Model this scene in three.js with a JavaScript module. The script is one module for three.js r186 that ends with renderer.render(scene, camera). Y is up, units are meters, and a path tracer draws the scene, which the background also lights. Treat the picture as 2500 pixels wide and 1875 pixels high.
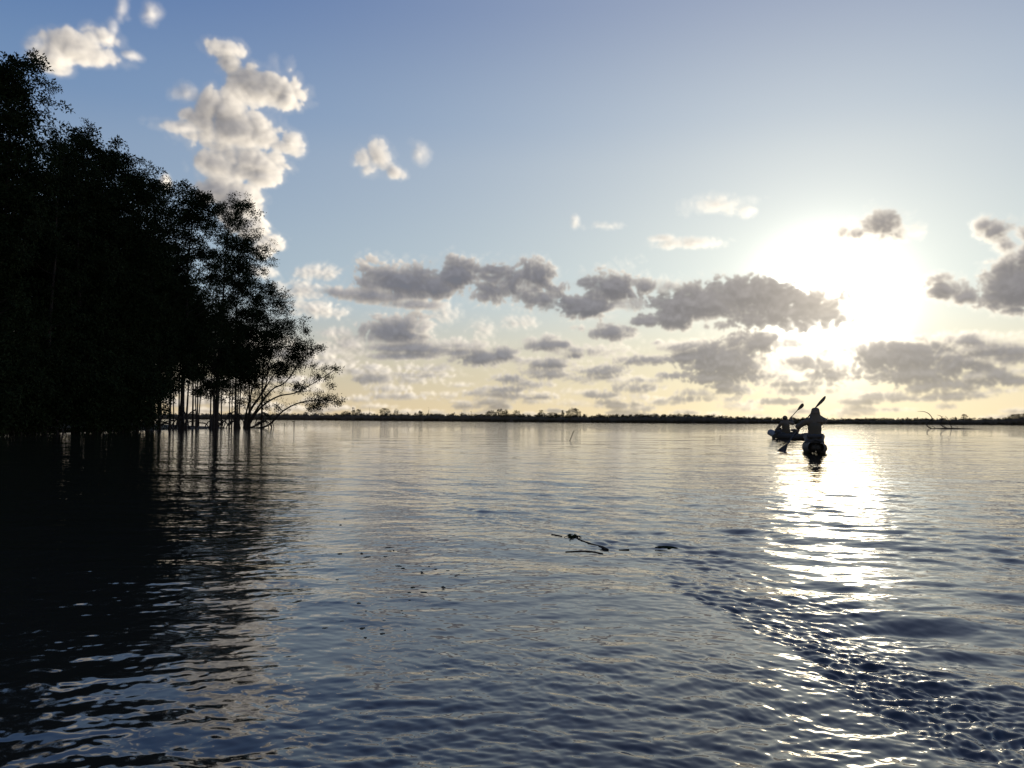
import * as THREE from 'three';
import { mergeGeometries, mergeVertices } from 'three/addons/utils/BufferGeometryUtils.js';
import { MarchingCubes } from 'three/addons/objects/MarchingCubes.js';
import { ImprovedNoise } from 'three/addons/math/ImprovedNoise.js';

// ---------------------------------------------------------------- camera, sky, sun, exposure
const scene = new THREE.Scene();
const camera = new THREE.PerspectiveCamera(50, 4 / 3, 0.1, 9000);
camera.rotation.order = 'YXZ';
camera.position.set(0, 0.72, 0);
camera.rotation.set(THREE.MathUtils.degToRad(2.513), 0, 0.0065);   // a handheld camera just over the water, tilted a little

const renderer = new THREE.WebGLRenderer({ antialias: true });
renderer.toneMapping = THREE.LinearToneMapping;
renderer.toneMappingExposure = 1.16;
renderer.shadowMap.enabled = true;

const DEG = Math.PI / 180;
const clamp = (x, a, b) => Math.min(b, Math.max(a, x));
const lerp = (a, b, t) => a + (b - a) * t;
const sstep = (x, a, b) => { const t = clamp((x - a) / (b - a), 0, 1); return t * t * (3 - 2 * t); };
let seedState = 1;
function srand(s) { seedState = s >>> 0; }
function rnd(a = 0, b = 1) {
  seedState = (seedState + 0x6d2b79f5) | 0;
  let t = Math.imul(seedState ^ (seedState >>> 15), 1 | seedState);
  t = (t + Math.imul(t ^ (t >>> 7), 61 | t)) ^ t;
  return a + (b - a) * (((t ^ (t >>> 14)) >>> 0) / 4294967296);
}
const gauss = () => (rnd() + rnd() + rnd() + rnd() - 2) * 1.22;
const perlin = new ImprovedNoise();
const N3 = (x, y, z) => perlin.noise(x, y, z);

const SUN_AZ = 21, SUN_EL = 7.5;                                  // degrees right of the view and above the horizon
const toDir = (az, el) => new THREE.Vector3(Math.sin(az * DEG) * Math.cos(el * DEG), Math.sin(el * DEG), -Math.cos(az * DEG) * Math.cos(el * DEG));
const sunDir = toDir(SUN_AZ, SUN_EL);

// Cumulus of the sky: azimuth, elevation, half width, half height (degrees), weight.
const CLOUDS = [
  [-28.1, 21.74, 2.30, 0.91, 0.8], [-26.8, 22.59, 1.36, 0.76, 0.7], [-29.8, 21.15, 1.24, 0.95, 0.7], [-30.7, 21.52, 0.73, 0.54, 0.4],
  [-26.0, 24.33, 0.53, 1.50, 0.32], [-26.4, 23.22, 0.58, 0.76, 0.36], [-24.3, 24.52, 0.71, 0.81, 0.2], [-25.4, 21.96, 0.91, 0.41, 0.4],
  [-19.5, 23.23, 1.17, 0.74, 0.9], [-19.4, 22.39, 0.70, 0.81, 0.8], [-17.4, 21.10, 2.33, 1.38, 1], [-19.9, 19.73, 1.73, 1.38, 0.9],
  [-22.1, 20.27, 1.27, 0.81, 0.35], [-19.0, 18.15, 3.27, 1.64, 1], [-22.0, 18.27, 2.25, 0.55, 0.6], [-18.1, 16.62, 2.12, 1.50, 1],
  [-20.2, 16.17, 1.49, 1.20, 0.9], [-17.3, 15.82, 1.13, 0.76, 1], [-15.3, 18.02, 0.97, 0.98, 0.8], [-15.6, 20.76, 0.97, 0.95, 1],
  [-20.0, 14.70, 1.27, 0.98, 0.9], [-18.5, 13.95, 1.29, 1.35, 1], [-17.8, 12.53, 1.18, 1.19, 1], [-16.7, 11.66, 1.07, 0.72, 0.8],
  [-17.2, 11.08, 0.95, 0.60, 0.7], [-17.2, 9.69, 1.01, 0.42, 0.4], [-23.2, 14.85, 0.33, 0.56, 0.7], [-9.5, 17.38, 1.33, 1.01, 0.6],
  [-8.3, 16.72, 0.70, 0.54, 0.6], [-6.6, 17.90, 0.84, 0.95, 0.26], [4.3, 13.56, 0.39, 0.43, 0.3], [6.5, 13.28, 1.35, 0.34, 0.34],
  [14.1, 14.31, 2.39, 0.78, 0.42], [16.0, 13.94, 0.84, 0.54, 0.36], [10.4, 12.34, 0.69, 0.25, 0.3], [12.5, 11.93, 1.92, 0.40, 0.32],
  [-7.7, 9.51, 2.55, 1.10, 1.15], [-3.9, 9.98, 1.23, 1.01, 1.1], [-5.7, 9.09, 1.99, 0.89, 1.1], [-9.8, 8.35, 2.45, 0.57, 0.9],
  [-12.0, 8.49, 1.49, 0.41, 0.8], [-13.5, 9.76, 1.47, 0.62, 0.45], [-14.1, 8.50, 1.77, 0.74, 0.45], [-13.3, 7.29, 1.84, 0.75, 0.5],
  [-6.7, 7.86, 2.49, 0.38, 0.6], [-0.1, 9.17, 2.59, 1.33, 1.25], [1.4, 9.87, 1.46, 1.08, 1.1], [-1.8, 8.58, 0.97, 0.57, 0.9],
  [2.3, 8.35, 0.78, 0.83, 0.7], [6.9, 9.27, 1.85, 1.20, 1.25], [5.2, 7.70, 1.61, 0.83, 1.2], [9.1, 9.17, 0.88, 0.63, 0.9],
  [10.7, 9.08, 1.19, 0.75, 0.45], [7.9, 7.87, 1.59, 0.63, 0.5], [13.4, 7.76, 3.21, 1.37, 1.35], [15.6, 8.38, 2.10, 0.92, 1.3],
  [18.3, 7.19, 3.06, 1.15, 1.35], [19.2, 7.88, 1.68, 0.66, 1.3], [20.9, 6.91, 1.24, 0.48, 1.1], [11.0, 6.94, 1.87, 0.75, 1.1],
  [9.4, 6.78, 1.26, 0.38, 0.9], [16.7, 5.12, 1.78, 0.74, 1.1], [14.5, 3.91, 2.66, 1.06, 1.15], [12.0, 4.25, 1.79, 0.38, 1],
  [15.6, 3.37, 1.74, 0.74, 1], [13.7, 2.83, 1.77, 0.44, 0.9], [-7.8, 6.06, 1.97, 1.02, 1], [-8.8, 5.53, 1.51, 0.51, 0.8],
  [-6.3, 6.21, 0.96, 0.70, 0.6], [6.6, 5.97, 1.72, 0.64, 0.9], [4.9, 6.30, 0.80, 0.32, 0.7], [3.5, 5.15, 1.03, 0.39, 0.8],
  [9.9, 5.31, 0.88, 0.32, 0.8], [4.3, 4.44, 0.80, 0.32, 0.8], [-2.1, 4.25, 1.74, 0.71, 0.8], [-0.8, 4.42, 1.29, 0.64, 0.8],
  [0.5, 4.11, 0.97, 0.39, 0.6], [-4.6, 7.27, 0.96, 0.83, 0.4], [-2.2, 6.18, 0.97, 0.83, 0.4], [0.3, 6.68, 1.16, 0.58, 0.4],
  [24.3, 12.33, 1.35, 0.91, 1], [23.0, 11.97, 1.38, 0.46, 0.8], [25.3, 11.78, 0.80, 0.57, 0.8], [25.9, 11.90, 0.95, 0.62, 0.4],
  [30.4, 11.32, 0.97, 0.65, 0.7], [31.0, 10.52, 0.81, 0.65, 0.7], [29.9, 11.78, 0.59, 0.49, 0.7], [28.1, 8.22, 1.01, 0.79, 0.9],
  [28.9, 7.66, 0.79, 0.45, 0.8], [31.3, 7.96, 1.37, 1.26, 1.2], [32.3, 8.15, 1.16, 1.29, 1.2], [21.1, 4.66, 1.29, 0.60, 0.5],
  [22.1, 4.96, 0.67, 0.54, 0.4], [25.7, 4.01, 2.75, 0.99, 1.1], [24.1, 4.20, 1.56, 0.82, 1.05], [28.3, 3.51, 1.75, 0.96, 1],
  [26.5, 3.04, 3.57, 0.63, 1], [20.8, 3.01, 1.27, 0.54, 0.8], [30.5, 2.76, 0.96, 0.56, 0.8], [30.6, 4.23, 0.81, 0.33, 0.9],
  [27.7, 2.33, 2.02, 0.46, 0.8], [-12.3, 5.82, 1.23, 0.38, 0.4], [-11.0, 3.27, 0.93, 0.38, 0.6], [-12.8, 4.24, 1.23, 0.82, 0.5],
  [-6.6, 2.69, 2.23, 0.38, 0.5], [2.7, 3.15, 1.93, 0.45, 0.6], [6.2, 3.32, 1.91, 0.45, 0.6], [9.1, 2.78, 1.57, 0.32, 0.6],
  [1.4, 2.44, 1.93, 0.29, 0.5]
];

function makeSky() {
  const W = 4096, H = 2048, HALF = H / 2, px = 360 / W;
  const F = new Float32Array(W * HALF).fill(-9), D = new Float32Array(W * HALF), thick = new Float32Array(W * HALF), share = new Float32Array(W * HALF);
  const splat = ([az, el, rx, ry, w]) => {
    const reach = 2.1, i0 = Math.floor((az - rx * reach) / px), i1 = Math.ceil((az + rx * reach) / px);
    const j0 = Math.max(0, Math.floor((el - ry * reach) / px)), j1 = Math.min(HALF - 1, Math.ceil((el + ry * reach) / px));
    for (let j = j0; j <= j1; j++) for (let i = i0; i <= i1; i++) {
      const x = (i * px - az) / rx, dy = (j * px - el) / ry, y = dy < 0 ? dy * 1.25 : dy, r = Math.sqrt(x * x + y * y);
      const at = j * W + ((i + W * 2) % W), v = 1 - r - (1 - w) * 0.45;
      const e = Math.exp(7 * v);
      thick[at] += w * e; share[at] += e;
      if (v > F[at]) F[at] = v;
    }
  };
  for (const c of CLOUDS) splat(c);
  srand(77);
  for (let k = 0; k < 1050; k++) {                                   // the far field of small cumulus low over the horizon, all the way round
    const el = 0.3 + 4.9 * Math.pow(rnd(), 1.5), s = 0.35 + el * 0.2;
    splat([rnd(-180, 180), el, rnd(0.7, 2) * s * 1.4, rnd(0.3, 0.62) * s * 0.85, rnd(0.3, 0.85)]);
  }
  for (let k = 0; k < 110; k++) {                                   // more cumulus outside the picture
    const az = rnd(36, 324), el = rnd() < 0.75 ? rnd(5, 15) : rnd(15, 40), s = rnd(1, 2.6), tall = rnd(0.4, 1);
    for (let m = 0; m < 6; m++) splat([az + gauss() * s * 1.6, el + gauss() * s * 0.5 * tall, s * rnd(0.5, 1.3), s * rnd(0.3, 0.7), rnd(0.5, 1.15)]);
  }
  const hash = (x, y, k) => { let h = Math.imul(x, 374761393) ^ Math.imul(y, 668265263) ^ Math.imul(k + 1, 2147483647 ^ 61); h = Math.imul(h ^ (h >>> 13), 1274126177); return (((h ^ (h >>> 16)) >>> 0) & 65535) / 65536; };
  const domes = (az, el, f, k) => {                                 // rounded puffs of about 1 / f degrees
    const cells = Math.round(360 * f), x = az * f, y = el * f * 1.15, ix = Math.floor(x), iy = Math.floor(y);
    let best = 9;
    for (let b = -1; b <= 1; b++) for (let c = -1; c <= 1; c++) {
      const cx = ((ix + c) % cells + cells) % cells, jx = ix + c + hash(cx, iy + b, k), jy = iy + b + hash(cx, iy + b, k + 50), q = (jx - x) * (jx - x) + (jy - y) * (jy - y);
      if (q < best) best = q;
    }
    return 1 - 2.1 * best;
  };
  const fbm = (az, el) => {
    const ca = Math.sin(az * DEG) * 57.3, cb = Math.cos(az * DEG) * 57.3;
    const wx = N3(ca * 0.5 + 3, el * 0.5, cb * 0.5) * 0.7 + N3(ca * 1.9, el * 1.9 + 9, cb * 1.9) * 0.22 + N3(ca * 6, el * 6 + 9, cb * 6) * 0.03;
    const wy = N3(ca * 0.5 + 40, el * 0.5 + 7, cb * 0.5) * 0.6 + N3(ca * 1.9 + 20, el * 1.9, cb * 1.9) * 0.22 + N3(ca * 6 + 5, el * 6, cb * 6) * 0.03;
    const fine = lerp(1.5, 0.4, sstep(el, 11, 16));
    let s = 0.55 * N3(ca * 0.34 + 70, el * 0.45, cb * 0.34);
    const x = az + wx, y = el + wy;
    const low = 1 - sstep(el, 2.5, 6);                              // farther, smaller puffs
    s += lerp(0.34, 0.16, low) * domes(x, y, 0.5, 0) + 0.26 * domes(x, y, 1.05, 1) + fine * (lerp(0.19, 0.3, low) * domes(x, y, 2.2, 2) + lerp(0.12, 0.2, low) * domes(x, y, 4.4, 3)) - 0.42;
    return s + 0.05 * N3(ca * 11, el * 12, cb * 11);
  };
  const V = new Float32Array(W * HALF).fill(-3);
  for (let j = 0; j < HALF; j++) for (let i = 0; i < W; i++) {
    const at = j * W + i;
    if (F[at] < -1.15) continue;
    const az = i * px, el = j * px;
    const n = fbm(az, el), v = F[at] + 0.9 * n + 0.13;
    V[at] = v;
    const w = thick[at] / share[at], k = clamp(w * w * 1.1, 0.12, 1.2);
    if (v > -0.6) D[at] = 0.02 * sstep(v, -0.45, 0.1) + (v > 0 ? k * (0.17 * sstep(v, 0, 0.16) + 1.2 * Math.pow(clamp(v + 0.25 * n, 0, 1.2), 1.8)) : 0);
  }
  const sampleD = (az, el) => {
    const x = ((az / px) % W + W) % W, y = el / px;
    if (y < 0 || y > HALF - 2) return 0;
    return D[Math.floor(y) * W + Math.floor(x)];
  };
  const data = new Float32Array(W * H * 4), base = [0, 0, 0];
  const STOPS = [[0, 0.5, 0.385, 0.24], [3, 0.4, 0.36, 0.28], [8.5, 0.24, 0.34, 0.44], [17, 0.15, 0.245, 0.4], [20, 0.1, 0.2, 0.38], [27, 0.031, 0.116, 0.318], [45, 0.022, 0.08, 0.26], [90, 0.018, 0.06, 0.2]];
  for (let j = 0; j < HALF; j++) {
    const el = (j + 0.5) * px, se = Math.sin(el * DEG), ce = Math.cos(el * DEG);
    let k = 0; while (k < STOPS.length - 2 && el > STOPS[k + 1][0]) k++;
    const t = sstep(clamp((el - STOPS[k][0]) / (STOPS[k + 1][0] - STOPS[k][0]), 0, 1), -0.3, 1.3), tt = (t - sstep(0, -0.3, 1.3)) / (sstep(1, -0.3, 1.3) - sstep(0, -0.3, 1.3));
    for (let c = 0; c < 3; c++) base[c] = lerp(STOPS[k][c + 1], STOPS[k + 1][c + 1], tt);
    for (let i = 0; i < W; i++) {
      const az = i * px, dAz = ((az - SUN_AZ + 540) % 360) - 180;
      const cosg = se * Math.sin(SUN_EL * DEG) + ce * Math.cos(SUN_EL * DEG) * Math.cos(dAz * DEG), g = Math.acos(clamp(cosg, -1, 1)) / DEG;
      const wide = 0.67 * Math.exp(-g / 21), near = 0.7 * Math.exp(-g / 3), core = 4 * Math.exp(-(g / 2.8) * (g / 2.8));
      const dim = lerp(1, 0.62, sstep(g, 50, 140));
      let r = base[0] * dim + wide + near + core, gr = base[1] * dim + wide * 0.88 + near * 0.95 + core * 0.95, b = base[2] * dim + wide * 0.54 + near * 0.84 + core * 0.85;
      const d = D[j * W + i];
      if (d > 0.002) {
        const dx = -dAz * ce, dy = SUN_EL - el, dl = Math.hypot(dx, dy) + 1e-3, ux = dx / dl / Math.max(ce, 0.2), uy = dy / dl;
        let sum = 0;
        for (const [s, w] of [[0.2, 0.5], [0.5, 0.7], [1, 0.9], [1.8, 1], [2.8, 0.9]]) if (s < dl) sum += w * sampleD(az + ux * s, el + uy * s);
        const behind = 1 - sstep(g, 14, 40);                          // how far the light comes through the cloud
        const T = Math.exp(-(lerp(0.27, 0.42, behind) * sum + lerp(0.1, 3.4, behind) * d));
        const here = V[j * W + i], q = 0.28, sx = ((Math.round(i + ux * q / px)) % W + W) % W, sy = clamp(Math.round(j + uy * q / px), 0, HALF - 1);
        const facing = clamp(0.75 + 0.9 * (here - Math.max(V[sy * W + sx], here - 1)), 0.35, 1.4);   // puffs turned to the sun
        const up = clamp(0.85 + 0.9 * (here - Math.max(V[Math.min(HALF - 1, j + 4) * W + i], here - 1)), 0.6, 1.5);
        const S = (0.92 + 1.5 * Math.exp(-g / 9)) * lerp(facing, 1, Math.exp(-g / 12));
        const A = (0.165 + 0.12 * Math.exp(-g / 9)) * lerp(1, up, 0.45), hz = 0.55 * Math.exp(-el / 2.2);
        const warm = Math.exp(-g / 13);
        let cr = A * lerp(0.95, 1.12, warm) + S * T, cg = A * lerp(0.99, 0.98, warm) + S * T * 0.87, cb = A * lerp(1.17, 0.84, warm) + S * T * 0.67;
        const spill = 0.16 * Math.exp(-g / 6);                       // haze in front of the cloud, bright near the sun
        cr += spill; cg += spill * 0.9; cb += spill * 0.72;
        cr = lerp(cr, r * 0.86, hz); cg = lerp(cg, gr * 0.86, hz); cb = lerp(cb, b * 0.86, hz);
        const a = 1 - Math.exp(-7 * d);
        r = lerp(r, cr, a); gr = lerp(gr, cg, a); b = lerp(b, cb, a);
      }
      const at = ((HALF + j) * W + (((Math.floor(i - W * 0.25 + W * 0.5) % W) + W) % W)) * 4;
      data[at] = r; data[at + 1] = gr; data[at + 2] = b; data[at + 3] = 1;
    }
  }
  for (let k = 0; k < HALF * W; k++) { data[k * 4] = 0.05; data[k * 4 + 1] = 0.06; data[k * 4 + 2] = 0.07; data[k * 4 + 3] = 1; }
  const t = new THREE.DataTexture(data, W, H, THREE.RGBAFormat, THREE.FloatType);
  t.mapping = THREE.EquirectangularReflectionMapping;
  t.magFilter = THREE.LinearFilter; t.minFilter = THREE.LinearFilter;
  t.needsUpdate = true;
  return t;
}
scene.background = makeSky();
scene.environment = scene.background;

const sun = new THREE.DirectionalLight(new THREE.Color(1, 0.82, 0.52), 0.055);
sun.name = 'sun';
sun.position.copy(sunDir).multiplyScalar(600);
sun.castShadow = true;
sun.shadow.radius = 12;                                             // a low sun spread wide by bright haze and thin cloud
sun.shadow.mapSize.set(4096, 4096);
Object.assign(sun.shadow.camera, { left: -120, right: 120, top: 60, bottom: -60, near: 10, far: 1400 });
scene.add(sun); scene.add(sun.target);


// ---------------------------------------------------------------- helpers for things and parts
const taken = new Map();
function numbered(name) {
  const n = taken.get(name) ?? 0;
  taken.set(name, n + 1);
  return n ? name + '_' + String(n).padStart(3, '0') : name;
}
function thing(name, label, category, [x, y, z] = [0, 0, 0], turn = 0, group) {
  const o = new THREE.Group();
  o.name = numbered(name);
  o.position.set(x, y, z); o.rotation.y = turn;
  o.userData = { label, category };
  if (group) o.userData.group = group;
  scene.add(o);
  return o;
}
function part(name, geometry, material, parent, kind) {
  const m = new THREE.Mesh(geometry, material);
  m.name = name; m.castShadow = m.receiveShadow = true;
  if (kind) m.userData.kind = kind;
  parent.add(m);
  return m;
}
function structure(name, geometry, material, kind = 'structure') {
  const m = part(numbered(name), geometry, material, scene, kind);
  return m;
}
// a tube that tapers along a list of [x, y, z, radius]
function tube(points, sides = 7, perSpan = 4) {
  const curve = new THREE.CatmullRomCurve3(points.map((p) => new THREE.Vector3(p[0], p[1], p[2])), false, 'centripetal');
  const n = (points.length - 1) * perSpan, pos = [], idx = [], uv = [];
  const up = new THREE.Vector3(0.31, 0.2, 0.93), a = new THREE.Vector3(), b = new THREE.Vector3();
  for (let i = 0; i <= n; i++) {
    const t = i / n, c = curve.getPoint(t), d = curve.getTangent(t);
    a.crossVectors(d, up); if (a.lengthSq() < 1e-4) a.set(1, 0, 0); a.normalize(); b.crossVectors(d, a).normalize();
    const s = t * (points.length - 1), k = Math.min(points.length - 2, Math.floor(s)), rad = lerp(points[k][3], points[k + 1][3], s - k);
    for (let j = 0; j <= sides; j++) {
      const u = (j / sides) * Math.PI * 2;
      pos.push(c.x + (a.x * Math.cos(u) + b.x * Math.sin(u)) * rad, c.y + (a.y * Math.cos(u) + b.y * Math.sin(u)) * rad, c.z + (a.z * Math.cos(u) + b.z * Math.sin(u)) * rad);
      uv.push(j / sides, i * 0.2);
    }
  }
  for (let i = 0; i < n; i++) for (let j = 0; j < sides; j++) {
    const p = i * (sides + 1) + j, q = p + sides + 1;
    idx.push(p, p + 1, q, q, p + 1, q + 1);
  }
  for (const end of [0, n]) {                                       // close the ends
    const c = curve.getPoint(end / n), at = pos.length / 3;
    pos.push(c.x, c.y, c.z); uv.push(0.5, 0.5);
    for (let j = 0; j < sides; j++) { const p = end * (sides + 1) + j; if (end) idx.push(at, p, p + 1); else idx.push(at, p + 1, p); }
  }
  const g = new THREE.BufferGeometry();
  g.setAttribute('position', new THREE.Float32BufferAttribute(pos, 3));
  g.setAttribute('uv', new THREE.Float32BufferAttribute(uv, 2));
  g.setIndex(idx);
  g.computeVertexNormals();
  return g;
}
function noiseTexture(size, colorA, colorB, fx, fy, seed, repeat = 1) {
  const d = new Uint8Array(size * size * 4);
  for (let y = 0; y < size; y++) for (let x = 0; x < size; x++) {
    const u = (x / size) * Math.PI * 2, v = (y / size) * Math.PI * 2;
    let n = 0, a = 0.6;
    for (let k = 0, f = 1; k < 4; k++, f *= 2, a *= 0.55) n += a * N3(Math.cos(u) * fx * f + seed, Math.sin(u) * fx * f + Math.cos(v) * fy * f, Math.sin(v) * fy * f + seed * 2);
    const t = clamp(0.5 + n, 0, 1);
    for (let c = 0; c < 3; c++) d[(y * size + x) * 4 + c] = lerp(colorA[c], colorB[c], t);
    d[(y * size + x) * 4 + 3] = 255;
  }
  const t = new THREE.DataTexture(d, size, size);
  t.colorSpace = THREE.SRGBColorSpace; t.magFilter = THREE.LinearFilter; t.minFilter = THREE.LinearMipmapLinearFilter; t.generateMipmaps = true;
  t.wrapS = t.wrapT = THREE.RepeatWrapping; t.repeat.set(repeat, repeat); t.needsUpdate = true;
  return t;
}

// ---------------------------------------------------------------- the river
// Wave trains: [wavelength, steepness, mean heading, spread of headings, how many, which patch of the water]
srand(5);
const TRAINS = [];
for (const [len, steep, head, spread, n, where] of [
  [2.6, 0.006, 80, 25, 4, 'all'], [1.3, 0.008, 96, 30, 5, 'all'], [0.62, 0.014, 75, 40, 7, 'calm'], [0.3, 0.016, 100, 50, 8, 'calm'],
  [0.15, 0.04, 80, 60, 10, 'ruffled'], [0.075, 0.05, 95, 70, 12, 'ruffled'], [0.04, 0.045, 95, 80, 12, 'ruffled'], [0.025, 0.035, 95, 90, 10, 'ruffled'], [0.1, 0.012, 95, 60, 8, 'all'], [0.045, 0.014, 85, 70, 10, 'all'],
  [0.85, 0.03, 66, 26, 6, 'wake'], [0.42, 0.06, 70, 32, 8, 'wake'], [0.22, 0.075, 72, 45, 10, 'wake'], [0.11, 0.055, 76, 55, 12, 'wake'], [0.05, 0.03, 80, 70, 10, 'wake'],
  [0.15, 0.08, 60, 50, 12, 'churn'], [0.075, 0.13, 66, 45, 16, 'churn'], [0.042, 0.17, 62, 50, 18, 'churn'], [0.026, 0.17, 40, 60, 16, 'churn'], [0.018, 0.12, 50, 60, 10, 'churn'],
]) for (let i = 0; i < n; i++) {
  const L = len * rnd(0.68, 1.45), k = (2 * Math.PI) / L, a = (head + gauss() * spread) * DEG;
  TRAINS.push({ L, kx: Math.cos(a) * k, kz: -Math.sin(a) * k, amp: (steep * Math.SQRT2 / Math.sqrt(n)) / k, phase: rnd(0, 6.283), where });
}
// the line of churned water that the last boat left, from the middle of the river to the lens's right
const WAKE = [[-0.9, -7.6], [-0.1, -5.75], [0.45, -4.85], [0.62, -4.15], [0.74, -3.5], [0.84, -2.75], [0.93, -2.15], [1.05, -1.6], [1.2, -0.8]];
function wakeAcross(x, z) {                                          // metres to the right of that line, and metres along it from the camera
  let best = 1e9, side = 1, along = 0;
  for (let i = 0; i < WAKE.length - 1; i++) {
    const [ax, az] = WAKE[i], [bx, bz] = WAKE[i + 1], dx = bx - ax, dz = bz - az, l2 = dx * dx + dz * dz;
    const t = clamp(((x - ax) * dx + (z - az) * dz) / l2, i === 0 ? 0 : 0, 1), px = ax + dx * t - x, pz = az + dz * t - z, q = px * px + pz * pz;
    if (q < best) { best = q; side = (x - ax) * dz - (z - az) * dx > 0 ? 1 : -1; along = WAKE.length - 1 - i - t; }
  }
  return [Math.sqrt(best) * side, along];
}
function waveHeight(x, z, cell) {
  const d = Math.hypot(x, z);
  const wob = 0.16 * N3(x * 1.3, 3, z * 1.3) + 0.09 * N3(x * 4, 8, z * 4);
  let [s, along] = d < 30 ? wakeAcross(x, z) : [9, 9];
  s += wob;
  const right = sstep(s, -0.03, 0.06);
  const patch = N3(x * 0.28 + 9, 1, z * 0.6) + 0.6 * N3(x * 0.9, 5, z * 1.6 + 3);
  const near = 1 - sstep(d, 5.5, 14);
  const w = {
    all: 1,
    calm: 0.75 + 0.5 * sstep(patch, -0.4, 0.5),
    ruffled: (0.22 + 0.9 * sstep(patch + 0.9 * sstep(x, -1.2, 0.4) * (1 - sstep(d, 2, 3.6)) - 0.75 * sstep(d, 2.3, 3.4) * (1 - sstep(d, 5.5, 8)), 0, 0.8)) * lerp(0.35, 1, sstep(x / (d + 0.3), -0.42, -0.1)),
    wake: right * near * sstep(s, 0, 0.5) * (0.75 + 0.5 * N3(x * 0.9 + 4, 2, z * 0.9)),
    churn: near * right * (1 - sstep(s, 0.15, 0.45 + 0.09 * d)) * (0.5 + 0.8 * sstep(N3(x * 2.2, 7, z * 2.2), -0.5, 0.5)) * lerp(1, 0.75, sstep(d, 1.8, 5.2)),
  };
  const wx = x + 0.12 * N3(x * 1.1, 20, z * 1.1) + 0.03 * N3(x * 4.7, 21, z * 4.7), wz = z + 0.12 * N3(x * 1.1 + 50, 22, z * 1.1) + 0.03 * N3(x * 4.7, 23, z * 4.7);
  let y = 0;
  for (const t of TRAINS) {
    const m = w[t.where];
    if (m < 0.02 || t.L < cell * 2) continue;
    y += m * sstep(t.L, cell * 2, cell * 4) * t.amp * Math.sin(t.kx * wx + t.kz * wz + t.phase);
  }
  const rk = Math.hypot((x - 7.4) * 0.75, z + 20);                   // rings that the nearer kayak sends out
  if (rk < 4) y += 0.012 * Math.exp(-rk * 0.8) * Math.sin(rk * 9.5 + 0.8 * N3(x, 3, z)) * (0.6 + N3(x * 0.8, 7, z * 0.8));
  return y;
}
function makeWater() {
  const angles = [], radii = [];
  const A = 41, NA = 1050;
  for (let i = 0; i <= NA; i++) angles.push(-A + (2 * A * i) / NA);
  for (let i = 1; i < 40; i++) angles.push(A + ((360 - 2 * A) * i) / 40);
  const NR = 780, far = 900, dMax = Math.atan(0.72 / 1.2), dMin = Math.atan(0.72 / far);
  for (let i = 0; i <= NR; i++) { const t = i / NR; radii.push(0.72 / Math.tan(dMin + (dMax - dMin) * Math.pow(1 - t, 1.35))); }
  radii.sort((a, b) => a - b);
  radii.push(1600, 3500, 8000);
  const n = angles.length, pos = new Float32Array((radii.length * n + 1) * 3), uv = new Float32Array((radii.length * n + 1) * 2), idx = [];
  radii.forEach((r, j) => angles.forEach((a, i) => {
    const x = Math.sin(a * DEG) * r, z = -Math.cos(a * DEG) * r, at = j * n + i;
    const dr = j + 1 < radii.length ? radii[j + 1] - r : 1e9, da = (Math.abs(a) <= A ? (2 * A) / NA : 7) * DEG * r;
    pos[at * 3] = x; pos[at * 3 + 2] = z; uv[at * 2] = x; uv[at * 2 + 1] = z;
    pos[at * 3 + 1] = r > 400 || Math.abs(a) > A + 30 ? 0 : waveHeight(x, z, Math.max(dr * 0.75, da));
  }));
  const mid = radii.length * n;
  for (let i = 0; i < n; i++) idx.push(mid, (i + 1) % n, i);
  for (let j = 0; j + 1 < radii.length; j++) for (let i = 0; i < n; i++) {
    const k = (i + 1) % n, p = j * n + i, q = j * n + k, r = p + n, s = q + n;
    idx.push(p, q, r, q, s, r);
  }
  const g = new THREE.BufferGeometry();
  g.setAttribute('position', new THREE.BufferAttribute(pos, 3));
  g.setAttribute('uv', new THREE.BufferAttribute(uv, 2));
  g.setIndex(idx);
  g.computeVertexNormals();
  return g;
}
// small ripples for the distance, where they are too fine for the mesh: a tile of many crossing waves that repeats without a seam
function rippleTile(size, tile, seed, lengths) {
  const h = new Float32Array(size * size), d = new Float32Array(size * size * 4);
  srand(seed);
  for (const [L, amp, count, head, spread] of lengths) for (let k = 0; k < count; k++) {
    const a = (head + gauss() * spread) * DEG, m = tile / (L * rnd(0.75, 1.3)), mx = Math.round(Math.cos(a) * m), mz = Math.round(Math.sin(a) * m), ph = rnd(0, 6.283);
    for (let y = 0; y < size; y++) for (let x = 0; x < size; x++) h[y * size + x] += amp * Math.sin(((mx * x + mz * y) / size) * 6.28318 + ph);
  }
  let lo = 1e9, hi = -1e9;
  for (const v of h) { lo = Math.min(lo, v); hi = Math.max(hi, v); }
  for (let i = 0; i < h.length; i++) { const v = (h[i] - lo) / (hi - lo); d[i * 4] = d[i * 4 + 1] = d[i * 4 + 2] = v; d[i * 4 + 3] = 1; }
  const t = new THREE.DataTexture(d, size, size, THREE.RGBAFormat, THREE.FloatType);
  t.wrapS = t.wrapT = THREE.RepeatWrapping; t.magFilter = THREE.LinearFilter; t.repeat.set(1 / tile, 1 / tile); t.needsUpdate = true;
  return [t, hi - lo];
}
const [rippleMap, rippleRange] = rippleTile(1024, 7.3, 31, [[1.1, 0.0007, 10, 80, 40], [0.5, 0.0005, 14, 95, 50], [0.22, 0.0003, 18, 85, 65], [0.11, 0.0002, 20, 90, 80], [0.06, 0.00009, 20, 90, 90], [0.036, 0.00005, 20, 90, 90]]);
const waterMaterial = new THREE.MeshPhysicalMaterial({ color: new THREE.Color().setRGB(0.029, 0.025, 0.018), roughness: 0.03, ior: 1.7, bumpMap: rippleMap, bumpScale: rippleRange * 0.5 });
waterMaterial.name = 'river water';
structure('river_water', makeWater(), waterMaterial);


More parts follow.
